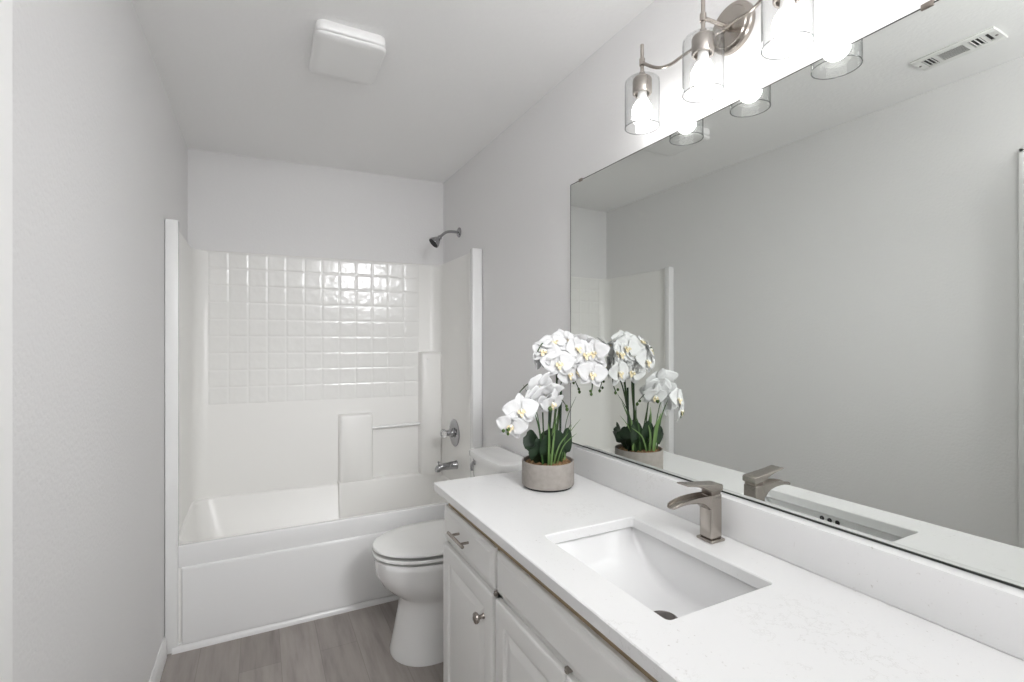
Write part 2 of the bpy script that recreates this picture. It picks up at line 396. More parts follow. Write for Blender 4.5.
# ------------------------------------------------------------------ shower fittings
sh = thing('wall_shower', (XR - .0005, 2.91, 2.04), 'small chrome shower head on a bent arm above the surround', 'shower')
bm = bmesh.new(); lathe(bm, [(.031, 0), (.031, .005), (.024, .012), (.011, .016)], (XR - .0008, 2.91, 2.043), (-1, 0, 0), 24); obj('wall_flange', bm, M['chrome'], sh)
bm = bmesh.new(); tube(bm, smoothpath([(XR - .004, 2.91, 2.043), (1.07, 2.91, 2.043), (1.035, 2.91, 2.034), (1.008, 2.91, 2.012), (.995, 2.91, 1.998)]), .0088, 14); obj('arm', bm, M['chrome'], sh)
ax = Vector((-.72, 0, -.70)).normalized(); bm = bmesh.new()
lathe(bm, [(.013, 0), (.015, .006), (.013, .012), (.014, .016), (.024, .030), (.035, .052), (.037, .060), (.036, .064)], (1.0, 2.91, 2.003), ax, 28)
hd = obj('head', bm, M['chrome'], sh)
bm = bmesh.new(); c = Vector((1.0, 2.91, 2.003)) + ax * .0642; lathe(bm, [(.033, 0), (.032, .002), (.012, .003), (.001, .003)], c, ax, 28); obj('spray_face', bm, M['dark'], hd)

XS = six1 - .0005
va = thing('shower_valve', (XS, 2.905, .775), 'round chrome shower valve plate with a clear acrylic knob', 'faucet')
bm = bmesh.new(); lathe(bm, [(.086, 0), (.087, .003), (.080, .008), (.058, .012), (.050, .011), (.032, .013), (.030, .016)], (XS, 2.905, .775), (-1, 0, 0), 40); obj('escutcheon', bm, M['chrome'], va)
bm = bmesh.new(); lathe(bm, [(.030, .014), (.031, .024), (.026, .034), (.019, .040), (.017, .052), (.012, .055)], (XS, 2.905, .775), (-1, 0, 0), 24); obj('stem', bm, M['chrome'], va)
bm = bmesh.new()
rg = []
for h, r in ((.054, .012), (.058, .021), (.066, .0255), (.080, .0255), (.088, .020), (.091, .012)):
    rg.append([Vector((XS - h, 2.905 + r * (1 + .10 * math.cos(6 * a)) * math.cos(a), .775 + r * (1 + .10 * math.cos(6 * a)) * math.sin(a))) for a in [2 * PI * k / 48 for k in range(48)]])
loft(bm, rg); kn = obj('knob', bm, M['acryl'], va)
bm = bmesh.new(); lathe(bm, [(.010, .0912), (.010, .093), (.004, .094)], (XS, 2.905, .775), (-1, 0, 0), 16); obj('cap', bm, M['chrome'], kn)

ts = thing('tub_spout', (XS, 2.87, .572), 'chrome tub filler spout with a diverter knob below the valve', 'faucet')
bm = bmesh.new(); rg = []
for h, r, dz in ((.000, .029, 0), (.004, .0295, 0), (.008, .027, 0), (.05, .025, -.001), (.09, .0225, -.003), (.118, .0205, -.007), (.132, .0185, -.012), (.138, .013, -.016)):
    rg.append([Vector((XS - h, 2.87 + r * math.cos(a), .580 + dz + r * .95 * math.sin(a))) for a in [2 * PI * k / 28 for k in range(28)]])
loft(bm, rg); lathe(bm, [(.012, 0), (.0135, .010), (.0135, .022), (.011, .024)], (XS - .120, 2.87, .572), (0, 0, -1), 20); obj('spout_body', bm, M['chrome'], ts, ang=50)
bm = bmesh.new(); lathe(bm, [(.0035, 0), (.0035, .012), (.008, .014), (.008, .020), (.004, .022)], (XS - .118, 2.87, .592), (0, 0, 1), 16); obj('diverter_knob', bm, M['chrome'], ts)

# ------------------------------------------------------------------ toilet
YT = 2.115
to = thing('toilet', (.76, YT, 0), 'white toilet with closed lid between the vanity and the tub', 'toilet')
def egg(xf, xb, hw, z, xm=None, pw=.75, n=44, bp=.55):
    xm = xm if xm is not None else xf + hw * 1.45
    pts = []
    for k in range(n):
        a = 2 * PI * k / n; c, s = math.cos(a), math.sin(a)
        if c < 0: x = xm - (xm - xf) * abs(c) ** .95; y = hw * math.copysign(abs(s) ** .95, s)
        else: x = xm + (xb - xm) * abs(c) ** bp; y = hw * math.copysign(abs(s) ** pw, s)
        pts.append(Vector((x, YT + y, z)))
    return pts
bm = bmesh.new()
loft(bm, [egg(.502, 1.04, .155, 0, .66), egg(.502, 1.04, .155, .010, .66), egg(.508, 1.03, .150, .03, .67), egg(.522, 1.03, .142, .10, .68), egg(.538, 1.03, .136, .19, .70), egg(.546, 1.03, .136, .235, .71),
          egg(.535, 1.03, .142, .252, .71), egg(.500, 1.03, .158, .275, .71), egg(.465, 1.03, .174, .31, .71), egg(.442, 1.03, .184, .355, .71), egg(.434, 1.03, .188, .40, .71), egg(.433, 1.03, .188, .423, .71), egg(.440, 1.02, .182, .427, .71), egg(.465, 1.0, .16, .417, .71), egg(.50, .86, .12, .412, .70)])
obj('bowl', bm, M['porc'], to, ang=60)
bm = bmesh.new()
loft(bm, [egg(.815, .885, .09, .4125, .85), egg(.815, .885, .09, .4385, .85), egg(.430, .90, .187, .4385, .70), egg(.425, .905, .192, .4415, .70), egg(.425, .905, .192, .4500, .70), egg(.427, .90, .190, .4530, .70), egg(.434, .90, .184, .4515, .70), egg(.460, .885, .160, .4445, .70)]); obj('seat', bm, M['seatp'], to, ang=50)
bm = bmesh.new()
loft(bm, [egg(.815, .885, .09, .4440, .85), egg(.815, .885, .09, .4650, .85), egg(.432, .895, .185, .4650, .70), egg(.428, .90, .190, .467, .70), egg(.430, .90, .189, .474, .70), egg(.446, .89, .178, .479, .70), egg(.50, .85, .135, .484, .70), egg(.60, .78, .06, .4865, .69)]); obj('seat_lid', bm, M['seatp'], to, ang=50)
for s in (-1, 1):
    bm = bmesh.new(); box(bm, .895, .925, YT + s * .075 - .022, YT + s * .075 + .022, .431, .470, .008, 3)
    obj('seat_hinge', bm, M['seatp'], to)
def tankring(xf, xb, hw, z, bow=.022, r=.045, n=6):
    pts = []
    ys = [-1, -.97, -.9, -.75, -.5, -.25, 0, .25, .5, .75, .9, .97, 1]
    for t in ys:
        e = abs(t); x = xf + bow * t * t + (r * .55 * max(0, (e - .86) / .14) ** 2)
        pts.append(Vector((x, YT + hw * t, z)))
    pts += [Vector((xb - .012, YT + hw, z)), Vector((xb, YT + hw - .012, z)), Vector((xb, YT - hw + .012, z)), Vector((xb - .012, YT - hw, z))]
    return pts
bm = bmesh.new()
loft(bm, [tankring(.972, 1.100, .165, .4315, .015), tankring(.962, 1.103, .170, .44, .015), tankring(.947, 1.107, .180, .60, .015), tankring(.941, 1.110, .186, .768, .015)]); obj('tank', bm, M['porc'], to, ang=40)
bm = bmesh.new()
loft(bm, [tankring(.936, 1.112, .190, .7705, .015), tankring(.927, 1.115, .197, .7745, .015), tankring(.925, 1.116, .199, .796, .015), tankring(.928, 1.115, .196, .803, .015), tankring(.936, 1.111, .189, .8065, .015), tankring(.967, 1.085, .16, .809, .015)]); obj('tank_lid', bm, M['porc'], to, ang=40)
bm = bmesh.new(); lathe(bm, [(.012, 0), (.012, .006), (.008, .010), (.008, .016)], (.951, YT + .125, .748), (-1, 0, 0), 20)
tube(bm, smoothpath([(.938, YT + .125, .748), (.931, YT + .123, .742), (.929, YT + .120, .728), (.930, YT + .117, .712)]), [.0075, .0065], 12); obj('flush_lever', bm, M['chrome'], to)

# ------------------------------------------------------------------ vanity cabinet
CT = .837; cth = .03; VX = .584; VY0, VY1 = .09, 1.682; zt = CT - cth
va_ = thing('vanity_cabinet', (.85, .885, 0), 'long white bathroom vanity cabinet with raised panel doors under the quartz top', 'cabinet')
bm = bmesh.new(); fx = VX + .0195
box(bm, fx, 1.125, VY1 - .018, VY1, 0, zt - .001, .0015)                      # end panels
box(bm, fx, 1.125, VY0, VY0 + .018, 0, zt - .001, .0015)
box(bm, fx + .02, 1.125, VY0 + .018, VY1 - .018, .09, .108)                 # bottom
box(bm, fx + .055, fx + .07, VY0 + .018, VY1 - .018, 0, .09)                # toe kick
box(bm, 1.115, 1.125, VY0 + .018, VY1 - .018, .108, .60)
obj('body', bm, M['cab'], va_, ang=30)
bm = bmesh.new()
for y0, y1 in ((VY1 - .035, VY1 - .018), (1.222, 1.268), (.502, .548), (VY0 + .018, VY0 + .035)): box(bm, fx, fx + .019, y0, y1, .09, zt - .016)
for z0, z1 in ((.09, .12), (.610, .660)): box(bm, fx, fx + .019, VY0 + .018, VY1 - .018, z0, z1)
obj('face_frame', bm, M['cab'], va_, ang=30)
obj('top_rail', B(fx - .001, fx + .019, VY0 + .018, VY1 - .0185, zt - .052, zt - .0015), M['rawwood'], va_, smooth=False)
def panelfront(y0, y1, z0, z1, rings):
    bm = bmesh.new(); rg = []
    for ins, x in rings: rg.append([Vector((x, a, b)) for a, b in ((y0 + ins, z0 + ins), (y1 - ins, z0 + ins), (y1 - ins, z1 - ins), (y0 + ins, z1 - ins))])
    loft(bm, rg); return bm
def door(y0, y1, z0, z1):
    x = VX
    return panelfront(y0, y1, z0, z1, [(0, x + .019), (0, x + .005), (.002, x + .002), (.006, x + .0005), (.010, x), (.050, x), (.053, x + .002), (.056, x + .007), (.062, x + .0085), (.068, x + .0085), (.080, x + .0045), (.092, x + .002), (.095, x + .0015)])
def drawer(y0, y1, z0, z1):
    x = VX
    return panelfront(y0, y1, z0, z1, [(0, x + .019), (0, x + .010), (.003, x + .007), (.010, x + .0055), (.013, x + .004), (.016, x + .001), (.020, x)])
ZD0, ZD1, ZR0, ZR1 = .095, .629, .647, .762
d1 = obj('drawer', drawer(1.256, 1.674, ZR0, ZR1), M['cab'], va_, ang=12)
fp = obj('false_drawer_front', drawer(.534, 1.236, ZR0, ZR1), M['cab'], va_, ang=12)
d3 = obj('drawer', drawer(.098, .514, ZR0, ZR1), M['cab'], va_, ang=12)
doors = []
for y0, y1, ky in ((1.256, 1.674, 1.312), (.888, 1.236, .925), (.534, .882, .845), (.098, .514, .150)):
    d = obj('door', door(y0, y1, ZD0, ZD1), M['cab'], va_, ang=12); doors.append(d)
    bm = bmesh.new(); lathe(bm, [(.0085, 0), (.0075, .003), (.0055, .008), (.0065, .014), (.0140, .019), (.0165, .024), (.0150, .029), (.008, .032), (.001, .0325)], (VX - .0002, ky, .544), (-1, 0, 0), 24); obj('knob', bm, M['nickel'], d)
    for zz in (.575, .15):
        pass
def pull(y0, y1, z, par):
    bm = bmesh.new(); tube(bm, [(VX - .030, y0, z), (VX - .030, y1, z)], .0055, 14)
    for y in (y0 + .025, y1 - .025): tube(bm, [(VX - .0003, y, z), (VX - .030, y, z)], .0042, 12)
    return obj('bar_pull', bm, M['nickel'], par)
pull(1.405, 1.535, .716, d1); pull(.245, .375, .716, d3)
for y, z in ((1.246, .638), (.885, .638), (.524, .638)):
    bm = bmesh.new(); box(bm, VX + .003, VX + .020, y - .0045, y + .0045, z - .0065, z + .0065, .0012); lathe(bm, [(.003, 0), (.002, .0015)], (VX + .003, y, z), (-1, 0, 0), 10)
    obj('hinge', bm, M['nickel'], va_)

# ------------------------------------------------------------------ counter, backsplash, sink
CX0, CX1, CY0, CY1 = .5625, 1.1255, .065, 1.712
SX0, SX1, SY0, SY1 = .667, .967, .666, 1.107
bm = bmesh.new(); e = .0025
def holes(z, outr, inr):
    o = [Vector((CX0 + outr, CY0 + outr, z)), Vector((CX1, CY0 + outr, z)), Vector((CX1, CY1 - outr, z)), Vector((CX0 + outr, CY1 - outr, z))]
    i = [Vector((SX0 - inr, SY0 - inr, z)), Vector((SX1 + inr, SY0 - inr, z)), Vector((SX1 + inr, SY1 + inr, z)), Vector((SX0 - inr, SY1 + inr, z))]
    return o, i
def ins_ring(z, d, r):
    return rrect(SX0 - d, SX1 + d, SY0 - d, SY1 + d, r, z, 5)
def out_ring(z, d): return rrect(CX0 + d, CX1, CY0 + d, CY1 - d, .003, z, 5)
rows = [out_ring(CT, e), out_ring(CT - e, 0), out_ring(CT - cth + e, 0), out_ring(CT - cth, e), ins_ring(CT - cth, e, .010), ins_ring(CT - cth + e, 0, .010), ins_ring(CT - e, 0, .010), ins_ring(CT, e, .012), out_ring(CT, e)]
loft(bm, rows, False, False); bmesh.ops.remove_doubles(bm, verts=bm.verts, dist=1e-6)
tag(obj('countertop', bm, M['quartz'], at=(.835, .885, CT - cth), ang=30), 'white speckled quartz countertop with a rectangular sink cutout', 'countertop')
tag(obj('backsplash', B(1.0885, 1.1255, CY0, 1.592, CT + .0005, .9385, .002), M['quartz'], at=(1.105, .885, CT), ang=30), 'low quartz backsplash strip between the countertop and the mirror', 'backsplash')

sk = thing('sink', (.817, .885, .66), 'white rectangular undermount sink basin set in the countertop', 'sink')
bm = bmesh.new(); bx0, bx1, byc, hy, zr, dep = .657, .976, .8865, .231, zt - .0008, .1275
st = [-1] + [math.sin(PI / 2 * (k / 22)) for k in range(-21, 22)] + [1]
rows = []
for s in st:
    zf = zr - dep * (1 - abs(s) ** 3.0); d = zr - zf; y = byc + hy * s
    r = min(.022, d * .6 + .0005); row = [Vector((bx0 - .022, y, zr)), Vector((bx0 - .004, y, zr)), Vector((bx0, y, zr - min(.004, d * .3)))]
    row.append(Vector((bx0 + .0015, y, zr - d + r)))
    for k in range(1, 6):
        a = PI / 2 * k / 5; row.append(Vector((bx0 + .0015 + r * (1 - math.cos(a)), y, zr - d + r * (1 - math.sin(a)))))
    for k in range(1, 6):
        row.append(Vector((bx0 + .0015 + r + (bx1 - bx0 - .003 - 2 * r) * k / 6, y, zf)))
    for k in range(5, 0, -1):
        a = PI / 2 * k / 5; row.append(Vector((bx1 - .0015 - r * (1 - math.cos(a)), y, zr - d + r * (1 - math.sin(a)))))
    row.append(Vector((bx1 - .0015, y, zr - d + r))); row += [Vector((bx1, y, zr - min(.004, d * .3))), Vector((bx1 + .004, y, zr)), Vector((bx1 + .022, y, zr))]
    rows.append(row)
rows = [[Vector((p.x, byc - hy - .02, zr)) for p in rows[0]]] + rows + [[Vector((p.x, byc + hy + .02, zr)) for p in rows[-1]]]
loft(bm, rows, False, False, closed=False)
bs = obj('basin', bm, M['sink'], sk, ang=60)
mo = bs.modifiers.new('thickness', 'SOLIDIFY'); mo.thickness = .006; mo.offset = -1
bm = bmesh.new(); zd = zr - dep + .0006
lathe(bm, [(.034, 0), (.034, .002), (.030, .0035), (.027, .002), (.026, .0045), (.018, .006), (.001, .0065)], (.868, .880, zd), (0, 0, 1), 32); obj('drain', bm, M['drain'], sk)
for y in (.926, .9025, .879):
    bm = bmesh.new(); lathe(bm, [(.0070, 0), (.0070, .0012), (.006, .0016)], (bx0 + .0010, y, .7895), (1, 0, 0), 20); obj('overflow_hole', bm, M['dark'], sk)

# ------------------------------------------------------------------ faucet
YF = .887
fa = thing('faucet', (1.034, YF, CT), 'brushed nickel single handle waterfall faucet on the counter behind the sink', 'faucet')
obj('base_plate', B(1.012, 1.062, YF - .0255, YF + .0255, CT + .0004, CT + .008, .003, 3), M['nickel'], fa)
obj('body', B(1.017, 1.057, YF - .0195, YF + .0195, CT + .008, .958, .004, 3), M['nickel'], fa, ang=50)
# spout: an open trough swept along a drooping curve, thick where it leaves the body
bm = bmesh.new(); rg = []
path = [(1.034, .9580, .920, .019), (1.014, .9588, .922, .019), (1.004, .9592, .932, .019), (.992, .9595, .939, .019), (.970, .9592, .944, .0188), (.948, .9580, .946, .0185), (.928, .9550, .9455, .018), (.910, .9510, .9425, .0168), (.900, .9475, .9395, .0142), (.895, .9445, .9385, .010)]
for x, zt_, zb, hw in path:
    dd = min(.0075, (zt_ - zb) * .55); wl = .0035 if hw > .012 else .002
    rg.append([Vector((x, YF + y, z)) for y, z in ((-hw, zb + .003), (-hw, zt_ - .001), (-hw + wl * .4, zt_), (-hw + wl, zt_), (-hw + wl, zt_ - dd), (hw - wl, zt_ - dd), (hw - wl, zt_), (hw - wl * .4, zt_), (hw, zt_ - .001), (hw, zb + .003), (hw - .003, zb), (-hw + .003, zb))])
loft(bm, rg); obj('spout', bm, M['nickel'], fa, ang=40)
# lever handle: block on top of the body, thin plate rising forward over the spout
bm = bmesh.new(); box(bm, 1.022, 1.0555, YF - .0165, YF + .0165, .958, .9655, .001); nk = obj('handle_neck', bm, M['dnickel'], fa)
bm = bmesh.new(); rg = []
for x, z0, z1, hw in ((1.0605, .9665, .980, .0190), (1.058, .9650, .9825, .0198), (1.045, .9650, .9840, .0198), (1.022, .9665, .9855, .0198), (1.010, .972, .9870, .0198), (.992, .9805, .9885, .0196), (.972, .9855, .9908, .0194), (.952, .9890, .9938, .0192), (.937, .9915, .9955, .0190)):
    b = .0015
    rg.append([Vector((x, YF + y, z)) for y, z in ((-hw, z0 + b), (-hw, z1 - b), (-hw + b, z1), (hw - b, z1), (hw, z1 - b), (hw, z0 + b), (hw - b, z0), (-hw + b, z0))])
loft(bm, rg); obj('lever_handle', bm, M['nickel'], fa, ang=40)

# ------------------------------------------------------------------ mirror
MY0, MY1, MZ0, MZ1 = .10, 1.653, .9428, 1.985
mi = thing('wall_mirror', (XR - .004, .86, MZ0), 'large frameless wall mirror above the vanity backsplash', 'mirror')
MXF = XR - .0055
obj('glass', B(MXF, XR - .0008, MY0, MY1, MZ0, MZ1, .0006, 1), M['mirror'], mi, smooth=False)
bm = bmesh.new()
box(bm, MXF - .0006, XR - .0006, MY1 + .0001, MY1 + .0022, MZ0, MZ1); box(bm, MXF - .0006, XR - .0006, MY0, MY1, MZ1 + .0001, MZ1 + .0020)
obj('dark_edge', bm, M['medge'], mi, smooth=False)
obj('bottom_channel', B(MXF - .0015, XR - .0006, MY0, MY1, MZ0 - .0040, MZ0 - .0002), M['medge'], mi, smooth=False)
for y in (1.585, .46):
    obj('clip', B(MXF - .003, XR - .001, y - .010, y + .010, MZ1 - .004, MZ1 + .007, .001), M['dnickel'], mi)

# ------------------------------------------------------------------ vanity light
LX, LYS, LZJ = 1.030, (1.134, .905, .676), 2.197
vl = thing('vanity_light', (XR, .905, 2.185), 'brushed nickel three light vanity fixture with clear glass cylinder shades', 'wall lamp')
bm = bmesh.new(); lathe(bm, [(.064, 0), (.064, .012), (.061, .016), (.052, .018), (.050, .021), (.020, .0225), (.001, .0225)], (XR - .0006, .888, 2.1865), (-1, 0, 0), 48); obj('backplate', bm, M['nickel'], vl)
bm = bmesh.new(); tube(bm, [(XR - .02, .888, 2.186), (1.07, .897, 2.191), (LX, .905, LZJ)], .0052, 14); lathe(bm, [(.010, 0), (.010, .008), (.006, .012)], (XR - .0235, .888, 2.1865), (-1, .1, .05), 20); obj('centre_arm', bm, M['nickel'], vl)
for s in (-1, 1):
    bm = bmesh.new()
    pts = [(1.030, .229, 2.197), (1.031, .206, 2.177), (1.036, .181, 2.159), (1.042, .155, 2.148), (1.050, .128, 2.147), (1.060, .100, 2.156), (1.078, .055, 2.170), (1.094, .015, 2.180), (1.1045, -.008, 2.184)]
    tube(bm, smoothpath([(x, .905 + s * d if d > 0 else .905 - .010 + s * .004, z) for x, d, z in pts], 5), .0046, 12); obj('curved_arm', bm, M['nickel'], vl)
for y in LYS:
    bm = bmesh.new(); tube(bm, [(LX, y, 2.1545), (LX, y, 2.2505)], .0055, 14); lathe(bm, [(.0055, -.012), (.0085, -.010), (.0085, .010), (.0055, .012)], (LX, y, LZJ), (0, 0, 1), 18)
    lathe(bm, [(.0085, 0), (.0085, .006), (.0055, .008)], (LX, y, 2.1605), (0, 0, 1), 18)
    ps = obj('post', bm, M['nickel'], vl)
    bm = bmesh.new(); lathe(bm, [(.006, 2.1605), (.012, 2.1585), (.026, 2.1485), (.0285, 2.1435), (.0285, 2.1025), (.0275, 2.1005), (.022, 2.1005), (.022, 2.1145), (.001, 2.1145)], (LX, y, 0), (0, 0, 1), 32); obj('socket_cup', bm, M['nickel'], vl)
    bm = bmesh.new(); lathe(bm, [(.029, 2.1455), (.040, 2.1455), (.047, 2.1435), (.0505, 2.1385), (.0515, 2.1295), (.0515, 2.0000), (.0509, 1.9990), (.0502, 2.0000), (.0502, 2.1285), (.0490, 2.1365), (.046, 2.1415), (.040, 2.1435), (.029, 2.1435)], (LX, y, 0), (0, 0, 1), 48, False, False); gs = obj('glass_shade', bm, M['glass'], vl); rm = bmesh.new(); tube(rm, [(LX + .0510 * math.cos(a), y + .0510 * math.sin(a), 1.9995) for a in [2 * PI * k / 48 for k in range(49)]], .0011, 8); obj('rim', rm, M['rim'], gs)
    bm = bmesh.new(); lathe(bm, [(.013, 2.1125), (.0135, 2.0995), (.0150, 2.0865), (.019, 2.0765)], (LX, y, 0), (0, 0, 1), 28, True, False); nb = obj('bulb_neck', bm, M['bulbneck'], vl)
    bm = bmesh.new(); pr = [(.019, 2.0765)] + [(.030 * math.sin(a), 2.0485 + .030 * math.cos(a)) for a in [math.asin(.019 / .030) + (PI - math.asin(.019 / .030)) * k / 14 for k in range(1, 15)]]
    lathe(bm, pr, (LX, y, 0), (0, 0, 1), 28, True, False); obj('lit_bulb', bm, M['bulb'], vl)

# ------------------------------------------------------------------ ceiling fan cover and air vent
ef = thing('exhaust_fan', (.287, 1.912, ZC), 'white square exhaust fan cover on the ceiling near the tub', 'fan')
bm = bmesh.new(); loft(bm, [rrect(.170, .404, 1.768, 2.056, .028, ZC - .0005), rrect(.168, .406, 1.766, 2.058, .028, ZC - .010), rrect(.168, .406, 1.766, 2.058, .028, ZC - .029), rrect(.172, .402, 1.770, 2.054, .026, ZC - .033)]); obj('housing', bm, M['plastic'], ef, ang=50)
bm = bmesh.new(); loft(bm, [rrect(.188, .386, 1.790, 2.036, .022, ZC - .033), rrect(.188, .386, 1.790, 2.036, .022, ZC - .0395)]); obj('shadow_gap', bm, M['dark'], ef)
bm = bmesh.new(); loft(bm, [rrect(.172, .402, 1.772, 2.052, .026, ZC - .0385), rrect(.165, .409, 1.766, 2.058, .028, ZC - .0400), rrect(.165, .409, 1.766, 2.058, .030, ZC - .0445), rrect(.172, .402, 1.773, 2.051, .030, ZC - .0485), rrect(.20, .374, 1.80, 2.02, .03, ZC - .0505)]); obj('cover_panel', bm, M['plastic'], ef, ang=60)

av = thing('air_vent', (-.078, .861, ZC), 'white ceiling air vent with dark louvres seen in the mirror', 'vent')
vx0, vx1, vy0, vy1 = -.138, -.018, .738, .984; L = vy1 - vy0
fy_ = lambda f: vy1 - L * f
bm = bmesh.new(); zf0, zf1 = ZC - .009, ZC - .0005
op = [(.10, .245), (.29, .615), (.67, .815), (.85, .905)]; ox0, ox1 = vx0 + .026, vx1 - .026
box(bm, vx0, ox0, vy0, vy1, zf0, zf1, .002); box(bm, ox1, vx1, vy0, vy1, zf0, zf1, .002)
ed = [0] + [q for a in op for q in a] + [1]
for a, b in zip(ed[::2], ed[1::2]): box(bm, ox0 - .002, ox1 + .002, fy_(b), fy_(a), zf0 + .0005, zf1)
obj('frame', bm, M['vent'], av, ang=30)
obj('duct_opening', B(ox0 - .003, ox1 + .003, fy_(.92), fy_(.09), ZC - .0022, ZC - .0008), M['ventgrey'], av, smooth=False)
def blade(x0, x1, y0, y1, alongx, tilt):
    bm = bmesh.new()
    box(bm, x0, x1, y0, y1, ZC - .0085, ZC - .0072)
    c = Vector(((x0 + x1) / 2, (y0 + y1) / 2, ZC - .0062)); bmesh.ops.rotate(bm, verts=bm.verts, cent=c, matrix=Matrix.Rotation(tilt, 3, 'X' if alongx else 'Y'))
    return obj('louvre', bm, M['vent'], av, smooth=False)
for k in range(7):
    x = ox0 + (ox1 - ox0) * (k + .5) / 7; blade(x - .0016, x + .0016, fy_(.615), fy_(.29), False, 1.1)
for k in range(3):
    f = .10 + .145 * (k + .5) / 3; blade(ox0, ox1, fy_(f) - .0022, fy_(f) + .0022, True, .35)
for k in range(3):
    f = .67 + .145 * (k + .5) / 3; blade(ox0, ox1, fy_(f) - .0016, fy_(f) + .0016, True, -.9)
for f in (.04, .955):
    bm = bmesh.new(); lathe(bm, [(.0045, 0), (.0035, .002), (.001, .0022)], ((vx0 + vx1) / 2, fy_(f), zf0 + .0003), (0, 0, -1), 14); obj('screw', bm, M['drain'], av)

# ------------------------------------------------------------------ potted orchid
PX, PY = .895, 1.457
orc = thing('potted_orchid', (PX, PY, CT), 'white orchid with green leaves in a round grey concrete pot', 'plant')
bm = bmesh.new(); z = CT + .0005
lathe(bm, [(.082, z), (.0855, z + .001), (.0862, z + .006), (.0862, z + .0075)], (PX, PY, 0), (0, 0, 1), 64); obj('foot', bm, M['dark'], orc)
bm = bmesh.new()
lathe(bm, [(.080, z + .0072), (.0905, z + .0072), (.0925, z + .0095), (.0930, z + .05), (.0930, z + .090), (.0920, z + .092), (.0875, z + .092), (.0865, z + .090), (.0865, z + .07), (.001, z + .07)], (PX, PY, 0), (0, 0, 1), 64); obj('pot', bm, M['pot'], orc, ang=40)
bm = bmesh.new(); rr = random.Random(5); n = 40; rings = []
for q in range(9):
    r = .0862 * (1 - q / 8) + .001; rings.append([Vector((PX + r * math.cos(2 * PI * k / n), PY + r * math.sin(2 * PI * k / n), z + .079 + .012 * rr.random() * (0 if q == 0 else 1) + .004 * q / 8)) for k in range(n)])
rings.insert(0, [Vector((p.x, p.y, z + .0705)) for p in rings[0]])
loft(bm, rings); obj('moss', bm, M['soil'], orc, ang=80)
ZS = z + .082
def ribbon(pts, widths, fold=.25, thick=.0012, nrm=None, sub=5):
    """a leaf swept along a path: widths taper, a shallow V fold, real thickness"""
    P = smoothpath(pts, sub); n = len(P); W = []
    for i in range(n):
        t = i / (n - 1) * (len(widths) - 1); k = min(int(t), len(widths) - 2); f = t - k; W.append(widths[k] * (1 - f) + widths[k + 1] * f)
    bm = bmesh.new(); rg = []
    for i, p in enumerate(P):
        t = (P[min(i + 1, n - 1)] - P[max(i - 1, 0)]).normalized()
        u = t.cross(Vector(nrm)).normalized() if nrm is not None else t.cross(Vector((.3, -.9, .1))).normalized()
        v = u.cross(t).normalized(); w = max(W[i], .0004); row = []
        for s in (-1, -.8, -.4, 0, .4, .8, 1): row.append(p + u * (w * s) + v * (fold * w * abs(s) ** 1.5 + thick * (1 - s * s)))
        for s in (.8, .4, 0, -.4, -.8): row.append(p + u * (w * s) + v * (fold * w * abs(s) ** 1.5 - thick * (1 - s * s)))
        rg.append(row)
    loft(bm, rg); return bm
# broad leaves: base, tip, half width, facing
def broad(base, mid, tip, w, nrm):
    b = Vector((PX + base[0], PY + base[1], ZS)); m_ = Vector((PX + mid[0], PY + mid[1], ZS + mid[2])); t_ = Vector((PX + tip[0], PY + tip[1], ZS + tip[2]))
    obj('leaf', ribbon([b, b.lerp(m_, .5) + Vector((0, 0, .01)), m_, m_.lerp(t_, .6) + Vector((0, 0, .008)), t_], [w * .35, w * .75, w, w * .95, w * .62, .001], .18, .0014, nrm), M['leaf'], orc, ang=70)
broad((-.035, -.01), (-.058, -.035, .05), (-.082, -.045, .085), .038, (-.45, -.85, .3))
broad((-.02, -.03), (-.030, -.050, .055), (-.050, -.060, .110), .034, (-.2, -.95, .2))
broad((.0, -.03), (.004, -.048, .06), (.002, -.055, .125), .032, (.1, -1, .15))
broad((.03, -.02), (.045, -.040, .06), (.058, -.040, .125), .030, (.25, -1, .2))
broad((.04, .0), (.070, -.005, .055), (.088, .0, .095), .036, (.9, -.35, .3))
broad((.02, .03), (.040, .055, .06), (.050, .075, .105), .040, (.6, .75, .3))
broad((-.02, .03), (-.030, .055, .06), (-.045, .072, .10), .040, (-.3, .9, .3))
broad((.04, .02), (.066, .035, .05), (.09, .045, .08), .036, (.9, .3, .3))
# grass blades
gb = [(-.050, -.045, -.095, -.06, .20, .0035, 0), (-.030, -.050, -.045, -.075, .155, .0065, 1), (-.022, -.055, -.020, -.080, .135, .006, 1), (-.010, -.050, .030, -.085, .115, .0045, 1), (.005, -.050, .085, -.055, .105, .003, 1),
      (.030, -.040, .062, -.055, .145, .0045, 0), (.040, -.030, .115, -.010, .230, .0022, 0), (.045, -.020, .120, -.03, .150, .0022, 1), (-.040, -.035, -.128, -.05, .285, .0022, 0), (.0, -.045, -.005, -.060, .16, .006, 0),
      (.02, .01, .06, .03, .19, .004, 1), (-.01, .02, -.03, .05, .18, .004, 0), (.052, -.025, .075, -.04, .135, .005, 1), (-.018, -.040, .0, -.065, .18, .005, 1)]
for bx_, by_, tx, ty, h, w_, pale in gb:
    b = Vector((PX + bx_, PY + by_, ZS)); t_ = Vector((PX + tx, PY + ty, ZS + h)); mid = b.lerp(t_, .5) + Vector(((bx_ - tx) * .18, 0, h * .12))
    obj('grass_blade', ribbon([b, mid, t_], [w_ * .8, w_, w_ * .8, .0004], .3, .0005), M['bladev' if pale else 'blade'], orc, ang=70)
